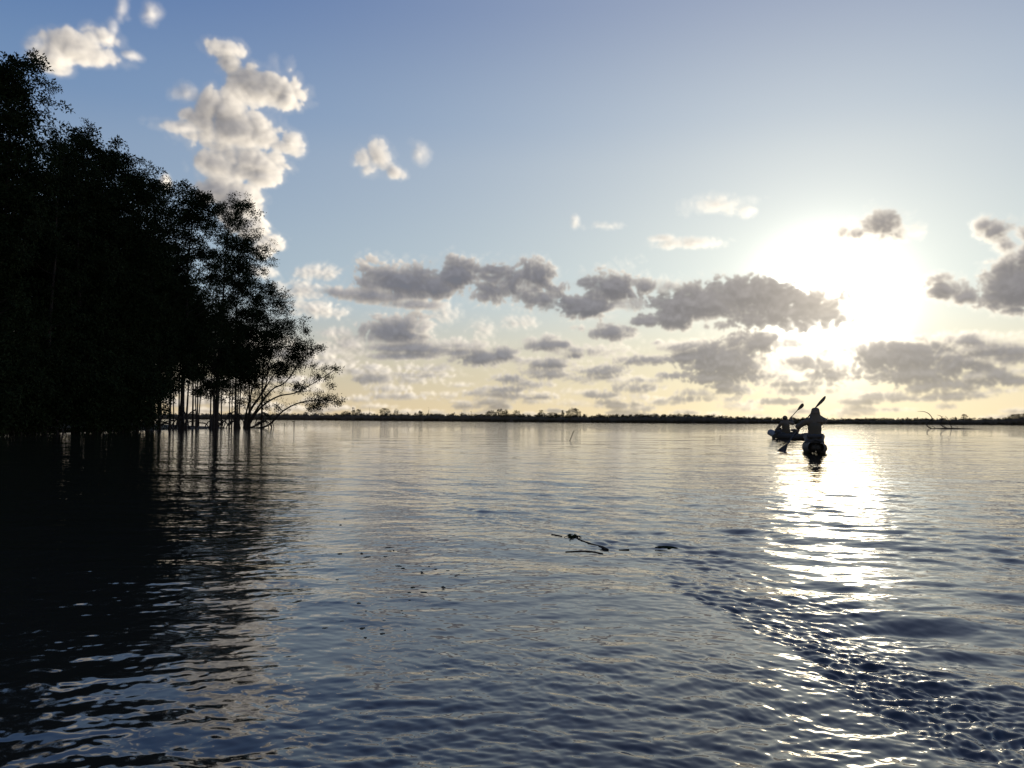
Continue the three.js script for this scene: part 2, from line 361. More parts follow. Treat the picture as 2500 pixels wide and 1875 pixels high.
// ---------------------------------------------------------------- mangroves on the left bank
const barkMap = noiseTexture(256, [38, 32, 26], [78, 68, 56], 2, 6, 3);
const bark = new THREE.MeshStandardMaterial({ map: barkMap, roughness: 0.95 });
const leafMap = noiseTexture(128, [26, 34, 17], [50, 62, 32], 2, 2, 9);
const leafMaterial = new THREE.MeshPhysicalMaterial({ map: leafMap, roughness: 0.85, side: THREE.DoubleSide, specularIntensity: 0.15 });
const mud = new THREE.MeshStandardMaterial({ map: noiseTexture(256, [40, 33, 26], [70, 60, 48], 3, 3, 14), roughness: 0.9 });

// a spray: a twig end with its leaves, the unit that a crown repeats at every angle
function sprayGeometry(leaves, reach, len, wid, seed) {
  srand(seed);
  const pos = [], nor = [], uv = [], idx = [], a = new THREE.Vector3(), b = new THREE.Vector3(), n = new THREE.Vector3(), c = new THREE.Vector3();
  for (let k = 0; k < leaves; k++) {
    c.set(gauss(), gauss(), gauss()).normalize().multiplyScalar(reach * Math.pow(rnd(), 0.55));
    c.y *= 0.62;
    a.copy(c).normalize().multiplyScalar(0.8).add(b.set(gauss(), gauss() + 0.15, gauss())).normalize();
    n.set(gauss(), gauss() + 0.4, gauss()).normalize();
    b.crossVectors(a, n).normalize(); n.crossVectors(b, a).normalize();
    const l = len * rnd(0.7, 1.25), w = wid * rnd(0.8, 1.2), at = pos.length / 3, fold = 0.12 * w;
    const put = (s, t, u) => { pos.push(c.x + a.x * s + b.x * t + n.x * u, c.y + a.y * s + b.y * t + n.y * u, c.z + a.z * s + b.z * t + n.z * u); nor.push(n.x, n.y, n.z); uv.push(rnd(), rnd()); };
    put(0, 0, 0); put(l * 0.45, w / 2, fold); put(l, 0, -fold); put(l * 0.45, -w / 2, fold);
    idx.push(at, at + 1, at + 2, at, at + 2, at + 3);
  }
  const g = new THREE.BufferGeometry();
  g.setAttribute('position', new THREE.Float32BufferAttribute(pos, 3));
  g.setAttribute('normal', new THREE.Float32BufferAttribute(nor, 3));
  g.setAttribute('uv', new THREE.Float32BufferAttribute(uv, 2));
  g.setIndex(idx);
  return g;
}
const sparse = sprayGeometry(17, 0.42, 0.16, 0.07, 103);
const sprays = [sprayGeometry(46, 0.36, 0.15, 0.065, 101), sprayGeometry(46, 0.4, 0.14, 0.06, 102)];
const matrixAt = (x, y, z, size) => {
  const q = new THREE.Quaternion().setFromEuler(new THREE.Euler(rnd(-0.5, 0.5), rnd(0, 6.283), rnd(-0.5, 0.5)));
  return new THREE.Matrix4().compose(new THREE.Vector3(x, y, z), q, new THREE.Vector3(size, size, size));
};
function crown(parent, spots, which = 0) {
  const m = new THREE.InstancedMesh(which === 2 ? sparse : sprays[which], leafMaterial, spots.length);
  spots.forEach((s, i) => m.setMatrixAt(i, matrixAt(...s)));
  m.name = 'crown'; m.userData.kind = 'stuff'; m.castShadow = m.receiveShadow = true;
  parent.add(m);
  return m;
}
// trunk, limbs that fork from it, and a crown of sprays round the limb ends
function mangrove(o) {
  const { x, z, h, r, low, label, clumps, per = 14, thick = 0.16, lean = [0, 0], name = 'mangrove_tree', loose = 1, size = 1, seed } = o;
  srand(seed);
  const t = thing(name, label, 'tree', [x, 0, z], 0, o.group);
  const line = [];
  for (let k = 0; k <= 6; k++) { const s = k / 6; line.push([lean[0] * s * s + gauss() * 0.09 * h * 0.12 * s, -0.5 + s * (h * 0.93 + 0.5), lean[1] * s * s + gauss() * 0.09 * h * 0.12 * s, thick * Math.pow(1 - s * 0.93, 0.8) + (k === 0 ? thick * 0.5 : 0)]); }
  const trunkMesh = part('trunk', tube(line, 8, 4), bark, t);
  const on = (y) => { const s = clamp((y + 0.5) / (h * 0.93 + 0.5), 0, 1) * 6, k = Math.min(5, Math.floor(s)); return [0, 1, 2, 3].map((c) => lerp(line[k][c], line[k + 1][c], s - k)); };
  for (let k = 0; k < (o.roots ?? 5); k++) {                         // stilt roots into the water
    const a = rnd(0, 6.283), out = rnd(0.5, 1.4), y = rnd(0.35, 1.3), p = on(y);
    part('stilt_root', tube([[p[0], y, p[2], 0.045], [p[0] + Math.cos(a) * out * 0.55, y * 0.75, p[2] + Math.sin(a) * out * 0.55, 0.04], [p[0] + Math.cos(a) * out, -0.4, p[2] + Math.sin(a) * out, 0.03]], 5, 3), bark, t);
  }
  const spots = [], limbs = o.limbs ?? Math.round(clumps * 0.42);
  for (let k = 0; k < clumps; k++) {
    const s = Math.pow((k + rnd(0.2, 0.8)) / clumps, 0.85), y = lerp(low, h * 0.985, s), shape = Math.pow(Math.sin(Math.PI * clamp(0.16 + 0.84 * (o.top ?? 0.86) * s, 0, 1)), 0.65);
    const a = k * 2.39996 + rnd(-0.7, 0.7), R = r * shape * rnd(0.35, 1.05), p = on(Math.max(0.5, y - R * 0.55));
    const cx = on(y)[0] + Math.cos(a) * R + (o.push?.[0] ?? 0) * R, cy = y + gauss() * 0.25, cz = on(y)[2] + Math.sin(a) * R;
    if (k % Math.max(1, Math.round(clumps / limbs)) === 0)
      part('limb', tube([[p[0], p[1], p[2], Math.max(0.02, p[3] * 0.5)], [lerp(p[0], cx, 0.5) + gauss() * 0.12, lerp(p[1], cy, 0.42), lerp(p[2], cz, 0.5), Math.max(0.014, p[3] * 0.3)], [cx, cy, cz, 0.008]], 5, 3), bark, t);
    const cr = rnd(0.35, 0.8) * (o.clump ?? 1), n = Math.round(per * rnd(0.6, 1.4));
    for (let m = 0; m < n; m++) spots.push([cx + gauss() * cr, cy + gauss() * cr * 0.6, cz + gauss() * cr, size * rnd(0.75, 1.25)]);
    if (rnd() < 0.5 * loose) for (let m = 0; m < 3; m++) { const e = rnd(1.2, 1.9); spots.push([cx + Math.cos(a) * cr * e + gauss() * 0.1, cy + cr * rnd(0, 1.3) * e * 0.6, cz + Math.sin(a) * cr * e, size * rnd(0.4, 0.7)]); }
  }
  crown(t, spots, seed % 2);
  return t;
}
// the front row along the bank, then the rows behind that close the view through it
const FRONT = [
  // x, z, height, crown radius, crown foot, clumps, sprays per clump, trunk radius, label
  [-20.6, -32.6, 15.2, 1.15, 0.8, 66, 15, 0.15, 'tallest dark mangrove, standing at the left edge of the picture'],
  [-20.6, -36.4, 13.3, 0.9, 1, 30, 9, 0.1, 'slim sparse mangrove with open crown, right of the tallest one'],
  [-21, -39.7, 14.7, 1.5, 0.8, 64, 15, 0.14, 'dense round topped mangrove with feathery twigs above its crown'],
  [-21.2, -42.3, 14.6, 1.3, 0.9, 54, 14, 0.12, 'dense mangrove just right of the round topped one'],
  [-20.8, -44.2, 14.4, 1.3, 1.1, 52, 14, 0.12, 'mangrove in the middle of the dark stand with ragged top'],
  [-21.2, -48.0, 14.9, 1.1, 1.5, 44, 12, 0.1, 'mangrove with loose twigs sticking out of its narrow top'],
  [-20.7, -51.7, 15.1, 1.8, 3.4, 52, 14, 0.14, 'mangrove with thick straight trunk in front of the pale cloud foot'],
  [-20.6, -57.4, 16.3, 1.7, 4, 46, 13, 0.12, 'rightmost tall mangrove with a pointed top'],
  [-20.1, -60.0, 13.8, 1.6, 4.2, 36, 10, 0.09, 'mangrove with stepped layers of foliage beside the rightmost tall one'],
  [-19.6, -64.6, 11.2, 2.2, 4.4, 38, 10, 0.08, 'shorter mangrove with crown spreading right over the leaning bush'],
];
FRONT.forEach(([x, z, h, r, low, clumps, per, thick, label], i) => mangrove({ x, z, h, r, low, clumps, per, thick, label, seed: 900 + i, roots: i > 5 ? 10 : 5, lean: [rnd(-0.3, 0.7), rnd(-0.4, 0.4)], top: i === 1 || i === 5 ? 0.98 : 0.86, push: i > 6 ? [0.3, 0] : [0, 0] }));
for (let k = 0; k < 18; k++) {
  srand(1300 + k);
  const row = k % 2, end = k >= 18, z = end ? -50.5 - (k - 18) * 4 : -31 - (k >> 1) * 3.4 + rnd(-0.7, 0.7), x = end ? -22.6 + rnd(-0.4, 0.4) : (row ? -28.5 : -24.4) + rnd(-0.8, 0.8);
  mangrove({ x, z, h: rnd(11.6, 13.6) * (z < -52 ? 0.86 : 1), r: rnd(2, 2.5), low: z < -47 ? 5 : rnd(0.6, 1), clumps: 46, per: 14, thick: 0.1, roots: 2, limbs: 8, seed: 2000 + k, size: 1.25, clump: 1.2,
    name: 'mangrove_tree', label: 'dark mangrove standing in the dense rows behind the front trees of the left bank', group: 'mangroves in the rows behind the bank' });
}
// thin young trees whose bare stems stand side by side at the right end of the stand
const YOUNG = [[-20.2, -47.4, 7.6], [-20.6, -49.6, 8.4], [-19.9, -50.4, 6.2], [-20.4, -53.2, 8], [-19.9, -54.4, 6.8], [-20.2, -55.8, 8.8], [-19.8, -58.3, 7], [-20.3, -61.4, 9.2], [-19.9, -62.4, 7.8], [-20.1, -63.3, 8.6], [-20.9, -45.8, 7], [-20.4, -43.2, 6.4], [-20.3, -59.2, 8.1], [-21.6, -56.6, 7.7], [-20.7, -44.6, 8.2], [-21.3, -47, 9], [-21, -49, 7.2], [-21.4, -51.6, 9.4], [-21.9, -53.4, 8.2], [-22.3, -55.2, 9], [-21.2, -58.8, 8.4], [-21.6, -60.6, 9], [-20.9, -62.8, 7.4], [-22.6, -58.4, 9.2], [-23, -60.6, 8.4], [-22.2, -63, 8]];
YOUNG.forEach(([x, z, h], i) => mangrove({ x, z, h, r: 1.05, low: 2 + (i % 4) * 0.5, clumps: 19, per: 5, thick: 0.045 + (i % 3) * 0.014, roots: 1, limbs: 6, seed: 3000 + i, clump: 0.75, size: 0.9, lean: [((i * 7) % 5) * 0.12 - 0.2, 0],
  name: 'young_mangrove', label: 'thin young mangrove with bare stem among the trunks at the right end of the stand', group: 'thin young mangroves of the stand' }));

// low shrubs between the trunks down at the water
for (let k = 0; k < 9; k++) {
  srand(3500 + k);
  mangrove({ x: -20.2 - rnd(0, 0.9), z: -31.2 - k * 1.75, h: rnd(3.2, 4.6), r: 1.5, low: 0.35, clumps: 26, per: 13, thick: 0.05, roots: 4, limbs: 9, seed: 3600 + k, clump: 1.05, name: 'mangrove_shrub',
    label: 'low dark mangrove shrub filling the gap between trunks at the waterline on the left', group: 'low shrubs at the waterline' });
}

// the leaning bush at the end of the stand, its branches reaching right over the water
{
  srand(41);
  const B = thing('leaning_mangrove_bush', 'low spreading mangrove bush leaning right over the water at the end of the stand', 'bush', [-20.0, 0, -61.9]);
  const STEMS = [
    [[-0.06, -0.1], [0.32, 1.14], [1.55, 3.21], [1.75, 4.83], [2.81, 7.77]], [[0, -0.1], [0.74, 1.27], [1.94, 2.89], [2.94, 3.44], [4.27, 5.31], [5.01, 5.83]],
    [[0.03, -0.1], [1.07, 1.53], [2.43, 2.4], [3.62, 2.66], [4.69, 3.21], [6.69, 4.5]], [[0.26, -0.1], [1.68, 0.2], [2.75, 1.27], [4.07, 1.95], [5.95, 2.14], [6.99, 2.01]],
    [[-0.13, -0.1], [0.06, 1.27], [0.65, 3.7], [1.26, 6.51]], [[-0.03, -0.1], [0.45, 1.43], [1.36, 2.72], [2.26, 4.02], [3.43, 4.83]], [[0.13, -0.1], [1.36, 0.46], [2.17, 1.11]],
  ];
  const stemsAt = [];
  for (const s of STEMS) {
    const dz = rnd(-0.8, 0.8), line = s.map(([x, y], i) => [x, y, dz * (i / s.length) + gauss() * 0.08, lerp(0.085, 0.018, i / (s.length - 1))]);
    line.forEach((p) => stemsAt.push(p));
    part('stem', tube(line, 6, 4), bark, B);
  }
  const spots = [];
  for (const [x, y, r] of [
    [2.81, 7.77, 0.58], [2.2, 7.12, 0.71], [4.37, 7.38, 0.36], [3.95, 6.28, 0.65], [4.33, 6.02, 0.71], [5.01, 5.83, 0.45], [5.63, 6.02, 0.26], [1.26, 6.51, 0.81], [3.43, 4.83, 0.97], [4.07, 5.21, 0.58], [2.49, 4.21, 0.81], [1.26, 4.67, 0.97],
    [0.52, 3.57, 0.71], [3.75, 3.21, 0.45], [4.37, 2.95, 0.32], [5.08, 4.7, 0.23], [5.82, 4.5, 0.23], [6.69, 4.5, 0.32], [5.3, 3.89, 0.32], [6.24, 3.89, 0.26], [6.44, 3.21, 0.26], [5.43, 2.27, 0.58], [6.24, 2.14, 0.49], [6.99, 2.01, 0.29],
    [4.75, 1.59, 0.39], [5.43, 1.66, 0.39], [2.49, 1.59, 0.26], [1.55, 2.14, 0.29], [-0.32, 1.92, 0.39], [1.42, 1.53, 0.19], [0.06, 5.64, 0.91], [1.84, 5.64, 0.71],
  ]) {
    const z = gauss() * 0.5, n = Math.max(4, Math.round(95 * r * r + 22 * r));
    let from = stemsAt[0], best = 1e9;
    for (const p of stemsAt) { const q = (p[0] - x) ** 2 + (p[1] - y) ** 2 + (p[1] > y + 0.3 ? 2 : 0); if (q < best) { best = q; from = p; } }
    part('twig', tube([[from[0], from[1], from[2], 0.022], [lerp(from[0], x, 0.5), lerp(from[1], y, 0.5) + 0.1, lerp(from[2], z, 0.5), 0.015], [x, y, z, 0.007]], 5, 3), bark, B);
    for (let m = 0; m < n; m++) spots.push([x + gauss() * r * 0.85, y + gauss() * r * 0.62, z + gauss() * r * 0.8, rnd(0.6, 1.05)]);
  }
  for (const s of STEMS) for (let m = 0; m < 46; m++) {               // leaves along the upper stems
    const t = (0.28 + 0.72 * rnd()) * (s.length - 1), k = Math.min(s.length - 2, Math.floor(t)), x = lerp(s[k][0], s[k + 1][0], t - k), y = lerp(s[k][1], s[k + 1][1], t - k);
    if (y > 0.7) spots.push([x + gauss() * 0.42, y + gauss() * 0.38 + 0.1, gauss() * 0.5, rnd(0.35, 0.75)]);
  }
  crown(B, spots, 2);
}
// the muddy edge of the bank under the trees
{
  srand(63);
  const pos = [], idx = [], uv = [], NZ = 90, NX = 26;
  for (let j = 0; j <= NZ; j++) for (let i = 0; i <= NX; i++) {
    const z = -6 - j * 0.72, x = -19.6 - Math.pow(i / NX, 1.6) * 60 + 0.7 * N3(z * 0.35, 3, 1) + 0.3 * N3(z * 1.3, 3, 9);
    const end = sstep(z, -66.5, -61), inl = 1 - end;
    pos.push(x - inl * 5, -0.25 + 0.33 * sstep(i / NX, 0, 0.12) * end + 0.5 * sstep(i / NX, 0.1, 0.5) * end + 0.07 * N3(x * 1.7, 5, z * 1.7), z); uv.push(x / 3, z / 3);
  }
  for (let j = 0; j < NZ; j++) for (let i = 0; i < NX; i++) { const p = j * (NX + 1) + i, q = p + NX + 1; idx.push(p, p + 1, q, q, p + 1, q + 1); }
  const g = new THREE.BufferGeometry();
  g.setAttribute('position', new THREE.Float32BufferAttribute(pos, 3)); g.setAttribute('uv', new THREE.Float32BufferAttribute(uv, 2)); g.setIndex(idx); g.computeVertexNormals();
  structure('mud_bank', g, Object.assign(mud.clone(), { side: THREE.DoubleSide }));
}


// ---------------------------------------------------------------- the far shore
const SHORE = [[-44, 720], [-25, 600], [-15, 500], [-6, 410], [0, 350], [7, 320], [20, 330], [25, 380], [32, 450], [46, 520], [70, 560]];
const TALL = [[-44, 5.4], [-25, 5.2], [-15, 5], [-7, 4.8], [0, 4.1], [5.6, 3.5], [7, 3.9], [11, 4.4], [13, 4.2], [15, 3.2], [18, 2.6], [21, 2.5], [25, 3], [28, 3.5], [30.6, 4], [32, 6], [46, 6], [70, 6]];
const along = (list, a) => { let k = 0; while (k < list.length - 2 && a > list[k + 1][0]) k++; return lerp(list[k][1], list[k + 1][1], clamp((a - list[k][0]) / (list[k + 1][0] - list[k][0]), 0, 1)); };
const onShore = (a, back) => { const d = along(SHORE, a) + 1.6 * N3(a * 1.3, 2, 5) + back; return [Math.sin(a * DEG) * d, -Math.cos(a * DEG) * d]; };
const reeds = new THREE.MeshStandardMaterial({ map: noiseTexture(128, [58, 52, 30], [112, 94, 58], 2, 2, 27), roughness: 0.9, side: THREE.DoubleSide });
const marsh = new THREE.MeshStandardMaterial({ map: noiseTexture(256, [62, 50, 33], [118, 94, 60], 4, 4, 21), roughness: 0.95, side: THREE.DoubleSide });
{
  const pos = [], idx = [], uv = [], N = 520, rows = [[0, -0.3], [0.6, 0.12], [2.2, 0.5], [5, 0.72], [10, 0.62], [60, 0.5], [500, 0.4]];
  for (let i = 0; i <= N; i++) rows.forEach(([back, up], j) => {
    const a = -44 + (114 * i) / N, [x, z] = onShore(a, back), h = along(TALL, a) * (0.82 + 0.3 * N3(a * 3.1, 4, 1) + 0.16 * N3(a * 11, 4, 7));
    pos.push(x, up < 0.2 ? up : up * h, z); uv.push(a * 2, j * 0.7);
  });
  for (let i = 0; i < N; i++) for (let j = 0; j < rows.length - 1; j++) { const p = i * rows.length + j, q = p + rows.length; idx.push(p, q, p + 1, p + 1, q, q + 1); }
  const g = new THREE.BufferGeometry();
  g.setAttribute('position', new THREE.Float32BufferAttribute(pos, 3)); g.setAttribute('uv', new THREE.Float32BufferAttribute(uv, 2)); g.setIndex(idx); g.computeVertexNormals();
  structure('far_bank', g, marsh);
  srand(210);
  const n = 6200, low = new THREE.InstancedMesh(sprayGeometry(40, 0.5, 0.3, 0.12, 211), reeds, n);
  for (let i = 0; i < n; i++) {
    const a = -24 + 66 * rnd(), back = Math.pow(rnd(), 1.5) * 12, [x, z] = onShore(a, back + 0.4), h = along(TALL, a) * (0.82 + 0.3 * N3(a * 3.1, 4, 1) + 0.16 * N3(a * 11, 4, 7));
    const top = h * (0.12 + 0.66 * sstep(back, 0, 5)), s = rnd(0.8, 1.7);
    low.setMatrixAt(i, matrixAt(x, Math.max(0.3, top * rnd(0.55, 1.1)), z, s));
  }
  low.name = 'shore_vegetation'; low.userData = { kind: 'stuff', label: 'low dark vegetation in an unbroken line along the far shore', category: 'vegetation' };
  scene.add(low);
}
// bushes and bare stems that stand out above that line: [azimuth, distance, height, width]
function shoreBush(label, a, d, h, w, bare, group, name = 'shore_bush') {
  const x = Math.sin(a * DEG) * d, z = -Math.cos(a * DEG) * d, t = thing(name, label, bare > 0.9 ? 'dead stem' : 'bush', [x, 0, z], -a * DEG, group);
  const foot = along(TALL, a) * 0.4, n = bare > 0.9 ? 1 : 3 + Math.round(w);
  for (let k = 0; k < n; k++) { const s = n > 1 ? (k / (n - 1) - 0.5) * w * 0.8 : 0; part('stem', tube([[s * 0.3, 0.2, gauss() * 0.2, 0.13], [s * 0.7 + gauss() * 0.1, foot + (h - foot) * 0.5, gauss() * 0.2, 0.08], [s + gauss() * 0.1, h * rnd(0.82, 0.97), gauss() * 0.2, 0.03]], 5, 2), bark, t); }
  const spots = [], m = bare > 0.9 ? 3 : Math.round(26 * w * (1 - 0.75 * bare) + 8);
  for (let k = 0; k < m; k++) { const s = rnd(-0.5, 0.5), cap = Math.sqrt(Math.max(0, 1 - 3.4 * s * s)); spots.push([s * w + gauss() * 0.1, lerp(foot, foot + (h - foot) * (0.45 + 0.55 * cap), Math.pow(rnd(), bare ? 0.5 : 0.8)) - 0.3, gauss() * w * 0.2, rnd(0.8, 1.5) * (bare > 0.9 ? 0.5 : 1)]); }
  crown(t, spots, 1);
}
srand(230);
for (const [label, a, d, h, w, bare] of [
  ['low rounded bush, leftmost of the far shore bushes clear of the leaning mangrove', -11.37, 472, 5.3, 5.2, 0.1], ['slim upright dark tree like a candle on the far shore', -10.89, 467, 7.8, 1.9, 0],
  ['small bush just right of the candle shaped tree on far shore', -10.55, 464, 6.4, 3.2, 0.1], ['wide bush with thin ragged top on the left part of the far shore', -8.78, 446, 7, 5.8, 0.25],
  ['bare forked bush right of the wide ragged bush on far shore', -7.97, 438, 6.7, 2.6, 0.8], ['lone small block shaped bush left of the tall thin dead stem', -6.32, 421, 5.6, 1.9, 0.1],
  ['broad low bush, left end of the clump of bushes at middle of far shore', -1.44, 372, 5.2, 4.8, 0], ['tallest bush of the clump at the middle of the far shore', -0.82, 366, 5.9, 3.6, 0.1],
  ['narrow bush on the right side of the clump at the middle of far shore', -0.42, 362, 5.5, 1.8, 0.2], ['thin see-through bush right of the middle clump on far shore', 0.35, 356, 5.3, 3.2, 0.7],
  ['thin upright bush left of the mounded pair of bushes on far shore', 2.06, 349, 5.3, 2.8, 0.6], ['low mounded bush left of the fan shaped one on far shore', 2.83, 346, 4.2, 5.2, 0],
  ['slim small bush between the mound and the fan shaped bush', 3.54, 343, 5.2, 1, 0.2], ['large fan shaped bush right of the middle of the far shore', 4.28, 340, 6.1, 5.7, 0.15],
  ['feathery tuft of a bush above the fallen tree on the right shore', 28.78, 426, 5.1, 2.1, 0.45], ['big dark bush on the far shore at the right edge of the picture', 31.9, 456, 5.6, 13.6, 0],
]) shoreBush(label, a, d, h, w, bare);
for (const [a, d, h, w] of [[-9.81, 456, 7.5, 1.1], [-5.76, 416, 7.2, 0.6], [-3.49, 393, 5.2, 1], [-2.83, 386, 5.1, 1.2], [5.21, 336, 3.9, 1], [11.04, 331, 3.8, 0.7], [11.32, 331, 4, 1.3], [13.38, 333, 3.3, 1.3]])
  shoreBush('thin nearly leafless stem sticking up out of the far shore vegetation', a, d, h, w, 0.95, 'bare stems along the far shore', 'bare_stem');

// ---------------------------------------------------------------- kayaks and kayakers
const cloth = (r, g, b, rough = 0.85) => new THREE.MeshStandardMaterial({ color: new THREE.Color().setRGB(r, g, b), roughness: rough, side: THREE.DoubleSide });
const M = { tube: cloth(0.06, 0.05, 0.035, 0.85), pale: cloth(0.24, 0.23, 0.21, 0.8), floor: cloth(0.06, 0.055, 0.05, 0.7), shirt: cloth(0.16, 0.12, 0.08), vest: cloth(0.12, 0.09, 0.05), hat: cloth(0.17, 0.13, 0.08), skin: cloth(0.3, 0.18, 0.12, 0.6), hair: cloth(0.02, 0.016, 0.012), shaft: cloth(0.03, 0.03, 0.03, 0.4), blade: cloth(0.1, 0.08, 0.05, 0.45) };

// joints with radii -> one skin: [ax, ay, az, ar, bx, by, bz, br] tapered capsules under a smooth minimum
function skin(bones, blend, cell) {
  let lo = [1e9, 1e9, 1e9], hi = [-1e9, -1e9, -1e9];
  for (const b of bones) for (const o of [0, 4]) for (let c = 0; c < 3; c++) { lo[c] = Math.min(lo[c], b[o + c] - b[o + 3] - blend * 2); hi[c] = Math.max(hi[c], b[o + c] + b[o + 3] + blend * 2); }
  const half = Math.max(hi[0] - lo[0], hi[1] - lo[1], hi[2] - lo[2]) / 2 + cell * 4, mid = [0, 1, 2].map((c) => (lo[c] + hi[c]) / 2), n = Math.ceil((half * 2) / cell);
  const mc = new MarchingCubes(n, new THREE.MeshBasicMaterial(), false, false, 90000);
  mc.isolation = 0;
  for (let k = 0; k < n; k++) for (let j = 0; j < n; j++) for (let i = 0; i < n; i++) {
    const x = mid[0] + ((i - n / 2) / (n / 2)) * half, y = mid[1] + ((j - n / 2) / (n / 2)) * half, z = mid[2] + ((k - n / 2) / (n / 2)) * half;
    let e = 0;
    for (const b of bones) {
      const dx = b[4] - b[0], dy = b[5] - b[1], dz = b[6] - b[2], l2 = dx * dx + dy * dy + dz * dz + 1e-9;
      const t = clamp(((x - b[0]) * dx + (y - b[1]) * dy + (z - b[2]) * dz) / l2, 0, 1);
      const q = Math.hypot(x - b[0] - dx * t, y - b[1] - dy * t, z - b[2] - dz * t) - lerp(b[3], b[7], t);
      if (q < blend * 4) e += Math.exp(-q / (blend * 0.5));
    }
    mc.field[i + j * n + k * n * n] = e > 0 ? blend * 0.5 * Math.log(e) : -blend * 4;
  }
  mc.update();
  const p = mc.positionArray.slice(0, mc.count * 3);
  for (let i = 0; i < p.length; i += 3) for (let c = 0; c < 3; c++) p[i + c] = p[i + c] * half + mid[c];
  const g = new THREE.BufferGeometry();
  g.setAttribute('position', new THREE.BufferAttribute(p, 3));
  const m = mergeVertices(g, 1e-5);
  m.computeVertexNormals();
  return m;
}
const V = (...a) => new THREE.Vector3(...a);
// a hand closed round a shaft that runs through `at` along `dir`; `wrist` is where the forearm ends
function gripBones(at, dir, wrist) {
  const u = dir.clone().normalize(), back = wrist.clone().sub(at); back.addScaledVector(u, -back.dot(u)).normalize();
  const side = new THREE.Vector3().crossVectors(u, back).normalize(), bones = [];
  const on = (angle, radius, s) => at.clone().addScaledVector(back, Math.cos(angle) * radius).addScaledVector(side, Math.sin(angle) * radius).addScaledVector(u, s);
  const cap = (p, r, q, s) => bones.push([p.x, p.y, p.z, r, q.x, q.y, q.z, s]);
  const palmA = on(0.1, 0.04, -0.03), palmB = on(0.1, 0.04, 0.03);
  cap(palmA, 0.014, palmB, 0.014); cap(wrist, 0.022, on(0.1, 0.05, 0), 0.02); cap(on(0, 0.048, -0.026), 0.013, on(0, 0.048, 0.026), 0.013);
  [[-0.033, 0.9, 0.0078], [-0.011, 1.05, 0.0085], [0.011, 1, 0.0085], [0.033, 0.92, 0.008]].forEach(([s, len, r]) => {
    const a = [0.35, 1.25 * len, 2.2 * len, 3.1 * len].map((t, i) => on(t, 0.033 - i * 0.002, s));
    for (let i = 0; i < 3; i++) cap(a[i], r * (1 - i * 0.08), a[i + 1], r * (0.94 - i * 0.08));
  });
  const th = [on(-0.35, 0.042, 0.03), on(-1.2, 0.034, 0.045), on(-2.2, 0.03, 0.038)];
  cap(th[0], 0.012, th[1], 0.0105); cap(th[1], 0.0105, th[2], 0.009);
  return bones;
}
